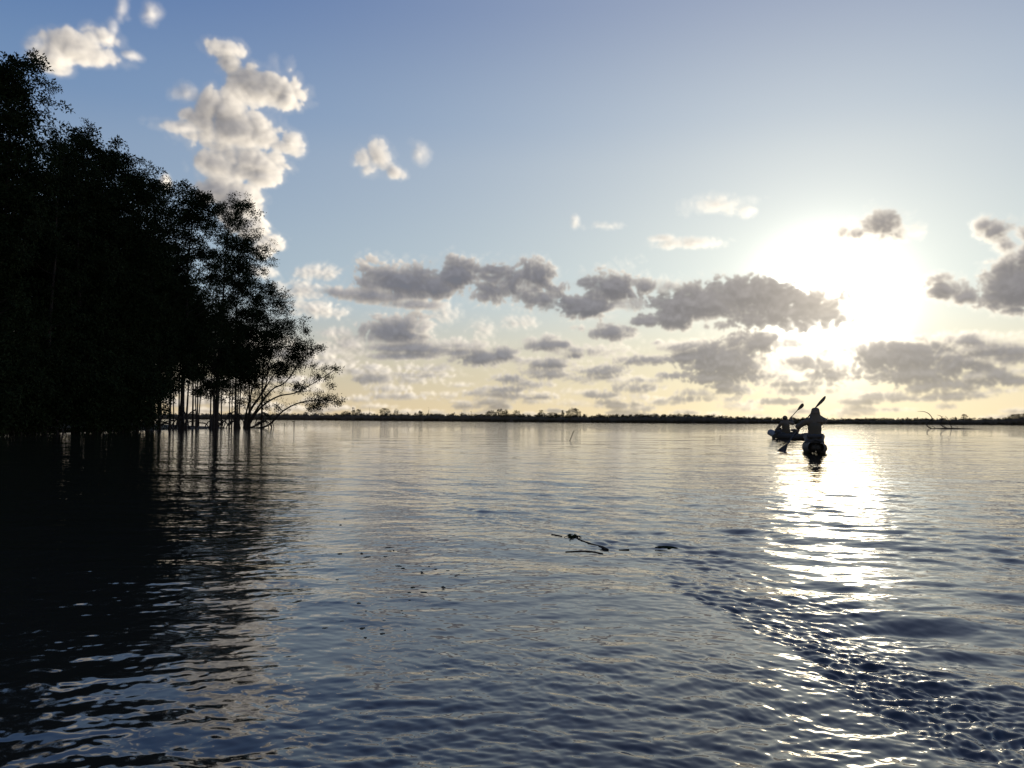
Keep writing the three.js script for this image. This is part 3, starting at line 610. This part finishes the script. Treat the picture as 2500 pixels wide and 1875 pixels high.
function kayaker(label, position, turn, P, group) {
  const t = thing('person', label, 'person', position, turn, group), c = (a, r, b, s) => [a.x, a.y, a.z, r, b.x, b.y, b.z, s];
  const lerpV = (a, b, s) => a.clone().lerp(b, s);
  const hipL = P.pelvis.clone().add(V(-0.1, 0, 0)), hipR = P.pelvis.clone().add(V(0.1, 0, 0));
  const body = [
    c(hipL, 0.105, hipR, 0.105), c(P.pelvis, 0.12, lerpV(P.pelvis, P.chest, 0.5), 0.115), c(lerpV(P.pelvis, P.chest, 0.5), 0.115, P.chest, 0.13), c(P.shL.clone().lerp(P.shR, 0.22), 0.085, P.shR.clone().lerp(P.shL, 0.22), 0.085),
    c(P.chest, 0.12, P.neck, 0.07), c(P.neck, 0.056, P.head.clone().add(V(0, -0.04, 0)), 0.055),
    c(P.shL, 0.062, P.elL, 0.043), c(P.elL, 0.042, P.wrL, 0.027), c(P.shR, 0.062, P.elR, 0.043), c(P.elR, 0.042, P.wrR, 0.027),
    c(hipL, 0.095, P.knL, 0.06), c(P.knL, 0.057, P.ftL, 0.038), c(hipR, 0.095, P.knR, 0.06), c(P.knR, 0.057, P.ftR, 0.038),
    c(P.ftL, 0.036, P.ftL.clone().add(V(-0.02, 0.13, -0.09)), 0.026), c(P.ftR, 0.036, P.ftR.clone().add(V(0.02, 0.13, -0.09)), 0.026),
  ];
  const f = P.face, s = new THREE.Vector3().crossVectors(f, V(0, 1, 0)).normalize(), h = (x, y, z) => P.head.clone().addScaledVector(s, x).add(V(0, y, 0)).addScaledVector(f, z);
  const head = [
    c(h(0, 0.03, -0.02), 0.083, h(0, 0.025, 0.02), 0.078), c(h(0, -0.05, 0.04), 0.058, h(0, -0.085, 0.06), 0.034), c(h(0, 0.005, 0.09), 0.011, h(0, -0.025, 0.112), 0.014),
    c(h(-0.02, -0.058, 0.097), 0.008, h(0.02, -0.058, 0.097), 0.008), c(h(-0.079, -0.01, -0.005), 0.014, h(-0.083, 0.02, -0.015), 0.017), c(h(0.079, -0.01, -0.005), 0.014, h(0.083, 0.02, -0.015), 0.017),
    c(h(-0.055, 0.032, 0.075), 0.012, h(0.055, 0.032, 0.075), 0.012), c(h(-0.033, 0.008, 0.083), 0.012, h(-0.03, 0.008, 0.084), 0.012), c(h(0.033, 0.008, 0.083), 0.012, h(0.03, 0.008, 0.084), 0.012), c(h(0, -0.07, 0), 0.05, P.neck, 0.054),
  ];
  const hands = [gripBones(P.gripL, P.shaft, P.wrL), gripBones(P.gripR, P.shaft.clone().negate(), P.wrR)];
  part('body', mergeGeometries([skin(body, 0.03, 0.0125), skin(head, 0.012, 0.004), ...hands.map((b) => skin(b, 0.006, 0.003))]), M.skin, t);
  const grow = (b, k) => [b[0], b[1], b[2], b[3] + k, b[4], b[5], b[6], b[7] + k];
  part('shirt', skin([body[1], body[2], body[3], body[4], body[6], body[7].map((v, i) => (i > 3 && i < 7 ? lerp(body[7][i - 4], v, 0.82) : v)), body[8], body[9].map((v, i) => (i > 3 && i < 7 ? lerp(body[9][i - 4], v, 0.82) : v))].map((b) => grow(b, 0.012)), 0.03, 0.0125), M.shirt, t);
  part('trousers', skin([body[0], body[10], body[11], body[12], body[13]].map((b) => grow(b, 0.014)), 0.03, 0.0125), M.floor, t);
  const vest = part('life_vest', skin([c(lerpV(P.pelvis, P.chest, 0.3).add(V(-0.05, 0, 0)), 0.135, lerpV(P.pelvis, P.chest, 0.3).add(V(0.05, 0, 0)), 0.135), c(lerpV(P.pelvis, P.chest, 0.3), 0.14, P.chest, 0.16), c(P.shL.clone().lerp(P.shR, 0.18).add(V(0, -0.03, 0)), 0.085, P.shR.clone().lerp(P.shL, 0.18).add(V(0, -0.03, 0)), 0.085)], 0.03, 0.0125), M.vest, t);
  part('strap', new THREE.TorusGeometry(0.172, 0.012, 6, 40).rotateX(Math.PI / 2).scale(1.12, 1, 0.98).translate(...lerpV(P.pelvis, P.chest, 0.55).toArray()), M.floor, vest);
  if (P.hat === 'flap') {
    const hat = part('sun_hat', new THREE.LatheGeometry([[0.001, 0.125], [0.05, 0.12], [0.085, 0.095], [0.098, 0.04], [0.1, 0.01], [0.115, -0.005], [0.118, -0.01], [0.1, -0.002]].map((p) => new THREE.Vector2(p[0], p[1])), 28).translate(...h(0, 0.03, 0).toArray()), M.hat, t);
    // the cloth that hangs from the hat over neck and shoulders, open at the face
    const pts = [], ix = [], A = 30, R = 8;
    for (let j = 0; j <= R; j++) for (let i = 0; i <= A; i++) {
      const a = Math.PI * (0.22 + 1.56 * (i / A)), q = j / R, rad = lerp(0.1, 0.2, q * q * 0.6 + q * 0.4) + 0.008 * Math.sin(a * 9) * q, w = h(Math.sin(a) * rad, 0.04 - q * 0.235, Math.cos(a) * rad * lerp(1, 0.8, q));
      pts.push(w.x, w.y, w.z);
    }
    for (let j = 0; j < R; j++) for (let i = 0; i < A; i++) { const p = j * (A + 1) + i, q = p + A + 1; ix.push(p, q, p + 1, p + 1, q, q + 1); }
    const g = new THREE.BufferGeometry(); g.setAttribute('position', new THREE.Float32BufferAttribute(pts, 3)); g.setIndex(ix); g.computeVertexNormals();
    part('neck_flap', g, M.hat, hat);
  } else {
    const cap = part('cap', new THREE.SphereGeometry(0.1, 24, 12, 0, Math.PI * 2, 0, Math.PI * 0.52).scale(1, 1.05, 1.1).translate(...h(0, 0.025, -0.005).toArray()), M.hat, t);
    part('visor', new THREE.CylinderGeometry(0.085, 0.085, 0.008, 20, 1, false, 0, Math.PI).rotateY(Math.PI / 2).translate(0, 0, 0).applyMatrix4(new THREE.Matrix4().makeBasis(s, V(0, 1, 0), f.clone().negate())).translate(...h(0, 0.03, 0.085).toArray()), M.hat, cap);
    part('hair', new THREE.SphereGeometry(0.094, 20, 10, 0, Math.PI * 2, Math.PI * 0.4, Math.PI * 0.32).scale(1, 1.1, 1).translate(...h(0, 0.02, -0.012).toArray()), M.hair, t);
  }
  return t;
}
function paddle(label, position, turn, low, high, blade) {
  const t = thing('paddle', label, 'paddle', position, turn), u = high.clone().sub(low).normalize(), a = low.clone().addScaledVector(u, 0.36), b = high.clone().addScaledVector(u, -0.36);
  part('shaft', tube([[...a.toArray(), 0.0155], [...a.clone().lerp(b, 0.5).toArray(), 0.016], [...b.toArray(), 0.0155]], 10, 4), M.shaft, t);
  for (const [tip, root, out, face] of [[low, a, u.clone().negate(), blade[0]], [high, b, u, blade[1]]]) {
    const side = new THREE.Vector3().crossVectors(out, face).normalize(), n = new THREE.Vector3().crossVectors(side, out).normalize();
    const shape = new THREE.Shape();
    shape.moveTo(-0.016, -0.06); shape.bezierCurveTo(-0.03, 0.02, -0.09, 0.1, -0.09, 0.24); shape.bezierCurveTo(-0.09, 0.33, -0.04, 0.36, 0, 0.36); shape.bezierCurveTo(0.05, 0.36, 0.085, 0.33, 0.085, 0.24); shape.bezierCurveTo(0.085, 0.1, 0.03, 0.02, 0.016, -0.06);
    const g = new THREE.ExtrudeGeometry(shape, { depth: 0.008, bevelEnabled: true, bevelSize: 0.004, bevelThickness: 0.004, bevelSegments: 2, curveSegments: 10 }).translate(0, 0, -0.004);
    const p = g.attributes.position;
    for (let i = 0; i < p.count; i++) p.setZ(i, p.getZ(i) + 1.6 * p.getX(i) * p.getX(i) + 0.25 * Math.max(0, p.getY(i)) ** 2);
    g.applyMatrix4(new THREE.Matrix4().makeBasis(side, out, n).setPosition(root)); g.computeVertexNormals();
    part('blade', g, M.blade, t);
  }
  for (const s of [0.3, 0.7]) part('drip_ring', new THREE.TorusGeometry(0.022, 0.007, 8, 18).applyMatrix4(new THREE.Matrix4().lookAt(V(0, 0, 0), u, V(0.3, 0.2, 0.9)).setPosition(a.clone().lerp(b, s))), M.shaft, t);
  return t;
}
function kayak(label, position, turn, bowMaterial) {
  const t = thing('inflatable_kayak', label, 'kayak', position, turn), L = 1.62;
  const at = (s, side) => { const q = Math.abs(s), close = 1 - Math.pow(q, 2.6) * 0.8; return [side * 0.165 * close, 0.1 + (s < 0 ? 0.13 : 0.05) * Math.pow(q, 3), s * L]; };
  for (const side of [-1, 1]) {
    const line = [];
    for (let k = -8; k <= 8; k++) { const s = k / 8; line.push([...at(s, side), Math.abs(s) > 0.99 ? 0.05 : 0.12 - 0.03 * Math.pow(Math.abs(s), 4)]); }
    const m = part('side_tube', tube(line, 16, 3), M.tube, t);
    part('grab_line', tube([[...at(-0.7, side)].map((v, i) => (i === 1 ? v + 0.115 : v)).concat(0.006), [at(0, side)[0] + side * 0.03, 0.235, 0, 0.006], [...at(0.7, side)].map((v, i) => (i === 1 ? v + 0.115 : v)).concat(0.006)], 6, 6), M.floor, m);
  }
  const pts = [], ix = [];
  for (let k = 0; k <= 24; k++) for (let j = 0; j <= 6; j++) { const s = -0.93 + (1.86 * k) / 24, x = (j / 3 - 1) * Math.abs(at(s, 1)[0]); pts.push(x, 0.05 + 0.12 * Math.pow(Math.abs(s), 3) + 0.02 * Math.cos(j * Math.PI), s * L); }
  for (let k = 0; k < 24; k++) for (let j = 0; j < 6; j++) { const p = k * 7 + j, q = p + 7; ix.push(p, q, p + 1, p + 1, q, q + 1); }
  const g = new THREE.BufferGeometry(); g.setAttribute('position', new THREE.Float32BufferAttribute(pts, 3)); g.setIndex(ix); g.computeVertexNormals();
  part('floor', g, M.floor, t);
  for (const [name, s0, s1, mat] of [['bow_cover', -0.55, -1.0, bowMaterial], ['stern_cover', 0.68, 1.0, M.tube]]) {
    const p = [], x = [];
    for (let k = 0; k <= 10; k++) for (let j = 0; j <= 12; j++) {
      const s = lerp(s0, s1, k / 10), c = at(s, 1), a = Math.PI * (j / 12) * 1.34 - Math.PI * 0.17, w = c[0] + 0.137;
      p.push(Math.cos(a) * w * 1.01, c[1] + Math.sin(a) * (0.142 + 0.02 * Math.sin(a)), c[2] + (k === 10 ? -Math.sign(s) * -0.04 : 0));
    }
    for (let k = 0; k < 10; k++) for (let j = 0; j < 12; j++) { const a = k * 13 + j, b = a + 13; x.push(a, b, a + 1, a + 1, b, b + 1); }
    const q = new THREE.BufferGeometry(); q.setAttribute('position', new THREE.Float32BufferAttribute(p, 3)); q.setIndex(x); q.computeVertexNormals();
    part(name, q, mat, t);
  }
  part('seat_back', skin([[-0.14, 0.26, 0.3, 0.05, 0.14, 0.26, 0.3, 0.05], [-0.13, 0.38, 0.33, 0.045, 0.13, 0.38, 0.33, 0.045], [0, 0.26, 0.3, 0.05, 0, 0.38, 0.33, 0.045]], 0.03, 0.015), M.floor, t);
  return t;
}
{
  // the nearer kayak, seen from right behind
  const at = [7.37, 0, -20.09], turn = 0.02 - 20.1 * DEG;
  const low = V(-0.85, -0.13, 0.24), high = V(0.26, 1.37, -0.7), u = high.clone().sub(low).normalize(), gripL = low.clone().lerp(high, 0.42), gripR = low.clone().lerp(high, 0.745);
  kayak('dark inflatable kayak nearer the camera, seen straight from its stern', at, turn, M.tube);
  kayaker('nearer kayaker in life vest and hat with neck flap, seen from behind', at, turn, {
    pelvis: V(0, 0.22, 0.16), chest: V(0.01, 0.57, 0.08), neck: V(0.02, 0.79, 0.03), head: V(0.03, 0.92, 0.0), shL: V(-0.17, 0.73, 0.09), shR: V(0.2, 0.75, -0.06), elL: V(-0.37, 0.61, -0.01), wrL: gripL.clone().add(V(0.035, 0.06, 0.04)), elR: V(0.25, 0.76, -0.26), wrR: gripR.clone().add(V(0.055, -0.045, 0.05)),
    knL: V(-0.17, 0.36, -0.36), knR: V(0.17, 0.36, -0.36), ftL: V(-0.1, 0.12, -0.72), ftR: V(0.1, 0.12, -0.72), face: V(-0.1, 0, -1).normalize(), gripL, gripR, shaft: u, hat: 'flap',
  });
  paddle('double paddle of the nearer kayaker, its lower blade at the water on the left', at, turn, low, high, [V(0.5, 0.5, 1), V(0.8, -0.45, 0.3)]);
}
{
  // the farther kayak, heading away to the left
  const at = [11.7, 0, -34.6], turn = 30 * DEG - 19 * DEG;
  const low = V(-0.55, 0.0, -0.05), high = V(1.12, 1.5, -0.42), u = high.clone().sub(low).normalize(), gripL = low.clone().lerp(high, 0.27), gripR = low.clone().lerp(high, 0.6), seat = -0.5;
  const shift = (v) => v.add(V(0, 0, seat));
  for (const v of [low, high, gripL, gripR]) shift(v);
  kayak('farther inflatable kayak with a pale bow, turned away to the left', at, turn, M.pale);
  kayaker('farther kayaker in cap and bulky life vest, left of the nearer one', at, turn, {
    pelvis: V(0, 0.2, 0.16 + seat), chest: V(0, 0.53, 0.12 + seat), neck: V(0, 0.73, 0.08 + seat), head: V(0, 0.86, 0.05 + seat), shL: V(-0.18, 0.67, 0.08 + seat), shR: V(0.18, 0.69, 0.06 + seat), elL: V(-0.3, 0.44, -0.02 + seat), wrL: gripL.clone().add(V(-0.03, 0.03, 0.06)), elR: V(0.42, 0.65, -0.03 + seat), wrR: gripR.clone().add(V(0.0, -0.06, 0.04)),
    knL: V(-0.15, 0.36, -0.36 + seat), knR: V(0.15, 0.36, -0.36 + seat), ftL: V(-0.08, 0.14, -0.7 + seat), ftR: V(0.08, 0.14, -0.7 + seat), face: V(0.1, 0, -1).normalize(), gripL, gripR, shaft: u, hat: 'cap',
  });
  paddle('double paddle of the farther kayaker, its upper blade raised against the bright sky', at, turn, low, high, [V(0.3, 0.3, 1), V(0.25, -0.2, 1)]);
}


// ---------------------------------------------------------------- drifting and standing wood, debris
const wood = new THREE.MeshStandardMaterial({ map: noiseTexture(128, [46, 38, 28], [92, 78, 58], 2, 5, 33), roughness: 0.9 });
{
  srand(300);
  const t = thing('fallen_tree', 'fallen dead tree lying in the water at the right, bare branches curving up', 'driftwood', [50.9, 0, -99.8], -27 * DEG), k = 0.00756;
  const P = (x, y, r, z = 0) => [(x - 550) * k, 0.72 + (534 - y) * k, z, r];
  part('trunk', tube([P(535, 632, 0.04), P(560, 634, 0.1), P(760, 626, 0.12), P(930, 627, 0.1), P(1250, 638, 0.08), P(1640, 652, 0.03)], 8, 5), wood, t);
  part('branch', tube([P(552, 636, 0.08), P(490, 595, 0.07, 0.1), P(472, 566, 0.06, 0.2), P(520, 505, 0.055, 0.3), P(548, 462, 0.05, 0.4), P(505, 390, 0.045, 0.5), P(440, 356, 0.035, 0.5), P(340, 350, 0.015, 0.5)], 6, 4), wood, t);
  part('branch', tube([P(775, 626, 0.08), P(690, 582, 0.07, -0.1), P(665, 555, 0.06, -0.2), P(690, 470, 0.055, -0.3), P(680, 430, 0.04, -0.3), P(622, 405, 0.015, -0.3)], 6, 4), wood, t);
  part('branch', tube([P(688, 445, 0.035, -0.3), P(712, 424, 0.012, -0.2)], 5, 3), wood, t);
  part('branch', tube([P(835, 626, 0.06), P(800, 545, 0.05, 0.2), P(772, 468, 0.04, 0.3), P(735, 424, 0.015, 0.4)], 6, 4), wood, t);
  part('branch', tube([P(905, 630, 0.045), P(905, 574, 0.015, 0.1)], 5, 3), wood, t);
  part('branch', tube([P(590, 632, 0.045), P(578, 600, 0.03), P(545, 585, 0.012)], 5, 3), wood, t);
}
{
  const s = thing('leaning_stick', 'thin bare stick leaning out of the open water at the middle', 'stick', [2.07, 0, -29.4]);
  part('stem', tube([[-0.13, -0.3, 0, 0.013], [0.0, 0, 0, 0.013], [0.15, 0.36, 0.02, 0.01]], 6, 3), wood, s);
  part('twig', tube([[0.09, 0.21, 0, 0.007], [0.12, 0.25, 0.02, 0.004]], 5, 2), wood, s);
  const q = thing('marker_post', 'thin short post with a crosspiece in the water right of the leaning bush', 'post', [-14.87, 0, -56.3]);
  part('post', tube([[0, -0.5, 0, 0.026], [0.01, 0.55, 0, 0.024]], 7, 3), wood, q);
  part('crosspiece', tube([[-0.11, 0.53, 0, 0.02], [0.1, 0.56, 0, 0.018]], 6, 2), wood, q);
  const w = thing('water_twig', 'tiny upright twig in the water left of the kayaks', 'twig', [8.93, 0, -35.4]);
  part('stem', tube([[0, -0.3, 0, 0.012], [0.02, 0.14, 0, 0.008]], 6, 2), wood, w);
  const v = thing('water_twig', 'thin twig standing in the water just off the leaning bush', 'twig', [-15.9, 0, -57.6]);
  part('stem', tube([[0, -0.4, 0, 0.016], [0.02, 0.42, 0, 0.01]], 6, 2), wood, v);
}
const floatLine = (pts) => tube(pts.map(([x, z, r, y = 0]) => [x, waveHeight(x, z, 0.02) + 0.002 + y, z, r]), 6, 5);
{
  const a = thing('floating_branch', 'crooked drifting branch with a tuft of weed at one end', 'driftwood');
  part('stem', floatLine([[0.395, -5.05, 0.004], [0.43, -4.93, 0.003], [0.48, -4.82, 0.004], [0.52, -4.73, 0.007], [0.545, -4.65, 0.004]]), wood, a);
  srand(330);
  const bits = [];
  for (let k = 0; k < 26; k++) { const x = 0.385 + gauss() * 0.02, z = -5.09 + gauss() * 0.035, y = waveHeight(x, z, 0.02); bits.push(tube([[x, y, z, 0.004], [x + gauss() * 0.02, y + rnd(0.002, 0.015), z + gauss() * 0.03, 0.003], [x + gauss() * 0.035, y + rnd(0, 0.008), z + gauss() * 0.04, 0.0015]], 5, 3)); }
  part('weed_tuft', mergeGeometries(bits), leafMaterial, a, 'stuff');
  const b = thing('floating_stick', 'thin dark stick drifting level, just below the crooked branch', 'driftwood');
  part('stem', floatLine([[0.3, -4.565, 0.002], [0.36, -4.585, 0.003], [0.43, -4.58, 0.004], [0.5, -4.51, 0.002]]), wood, b);
  const c = thing('floating_weed', 'dark mat of drifting weed right of the crooked branch', 'weed');
  const mat = [];
  for (let k = 0; k < 46; k++) { const x = 0.89 + gauss() * 0.03, z = -4.71 + gauss() * 0.02, y = waveHeight(x, z, 0.02); mat.push(tube([[x - rnd(0.01, 0.03), y, z, 0.003], [x, y + rnd(0.0, 0.004), z + gauss() * 0.01, 0.003], [x + rnd(0.01, 0.03), y, z + gauss() * 0.012, 0.002]], 5, 3)); }
  part('strands', mergeGeometries(mat), leafMaterial, c, 'stuff');
  const d = thing('floating_stick', 'short dark twig drifting between the crooked branch and the weed mat', 'driftwood');
  part('stem', floatLine([[0.605, -4.655, 0.002], [0.635, -4.66, 0.004], [0.665, -4.67, 0.002]]), wood, d);
  const e = thing('floating_stick', 'thin twig drifting above the left end of the crooked branch', 'driftwood');
  part('stem', floatLine([[0.255, -5.23, 0.002], [0.285, -5.18, 0.004], [0.315, -5.11, 0.002]]), wood, e);
}
// small bits of debris on the smooth water left of the middle: [x, z, width]
{
  srand(350);
  const kinds = [0, 1, 2, 3, 4, 5].map((s) => {
    const g = new THREE.IcosahedronGeometry(0.5, 3), p = g.attributes.position;
    for (let i = 0; i < p.count; i++) {
      const x = p.getX(i), y = p.getY(i), z = p.getZ(i), n = 1 + 0.5 * N3(x * 2.6 + s * 9, y * 2.6, z * 2.6) + 0.25 * N3(x * 6 + s * 5, y * 6, z * 6);
      p.setXYZ(i, x * n * (1 + 0.25 * (s % 3)), y * n * (s % 2 ? 0.2 : 0.4), z * n * (0.5 + 0.2 * (s % 4)));
    }
    const m = mergeVertices(g.deleteAttribute('normal').deleteAttribute('uv'), 1e-4); m.computeVertexNormals(); return m;
  });
  const debris = new THREE.MeshStandardMaterial({ color: new THREE.Color().setRGB(0.11, 0.09, 0.04), roughness: 0.55 });
  for (const [x, z, w] of [
    [-0.99, -4.36, 0.012], [-0.98, -4.41, 0.009], [-0.91, -4.42, 0.025], [-0.8, -4.45, 0.029], [-0.75, -4.34, 0.038], [-0.66, -4.36, 0.026], [-0.69, -4.69, 0.039], [-0.65, -4.6, 0.011], [-0.62, -4.57, 0.017], [-0.57, -4.53, 0.015], [-0.55, -4.07, 0.034], [-0.52, -4.01, 0.024],
    [-0.64, -3.97, 0.015], [-0.42, -3.92, 0.022], [-0.42, -3.99, 0.017], [-0.4, -4.07, 0.013], [-0.36, -4, 0.015], [-0.3, -3.96, 0.018], [-0.22, -3.97, 0.018], [-0.24, -3.85, 0.012], [-0.25, -3.81, 0.016], [-0.34, -3.86, 0.007], [-0.78, -3.74, 0.019], [-0.42, -3.57, 0.025],
    [-0.42, -3.45, 0.018], [-0.36, -3.45, 0.032], [-0.46, -3.44, 0.011], [-0.29, -3.58, 0.031], [-0.5, -3.35, 0.008], [-0.4, -3.3, 0.011], [-0.59, -3.24, 0.02], [-0.27, -3.32, 0.015], [-0.54, -3.11, 0.01], [-0.41, -3.14, 0.009], [-0.4, -3.09, 0.009], [-0.6, -2.97, 0.015],
    [-0.45, -2.97, 0.011], [-0.64, -2.88, 0.02], [-0.51, -2.88, 0.019], [-0.44, -2.86, 0.015], [-0.43, -2.81, 0.016], [-0.36, -2.85, 0.011], [-0.48, -2.76, 0.016], [-1.16, -5.64, 0.02], [-1.21, -6.03, 0.026], [-0.17, -3.78, 0.007],
  ]) {
    const m = new THREE.Mesh(kinds[Math.floor(rnd(0, 6))], debris);
    m.name = numbered('floating_debris'); m.scale.setScalar(w * 0.72); m.rotation.y = rnd(-1.2, 1.2); m.position.set(x, waveHeight(x, z, 0.012) + w * 0.02, z);
    m.castShadow = m.receiveShadow = true;
    m.userData = { label: 'small dark lump of debris afloat on the smooth water beside the tree reflection', category: 'debris', group: 'bits of debris afloat left of the middle' };
    scene.add(m);
  }
}


renderer.render(scene, camera);
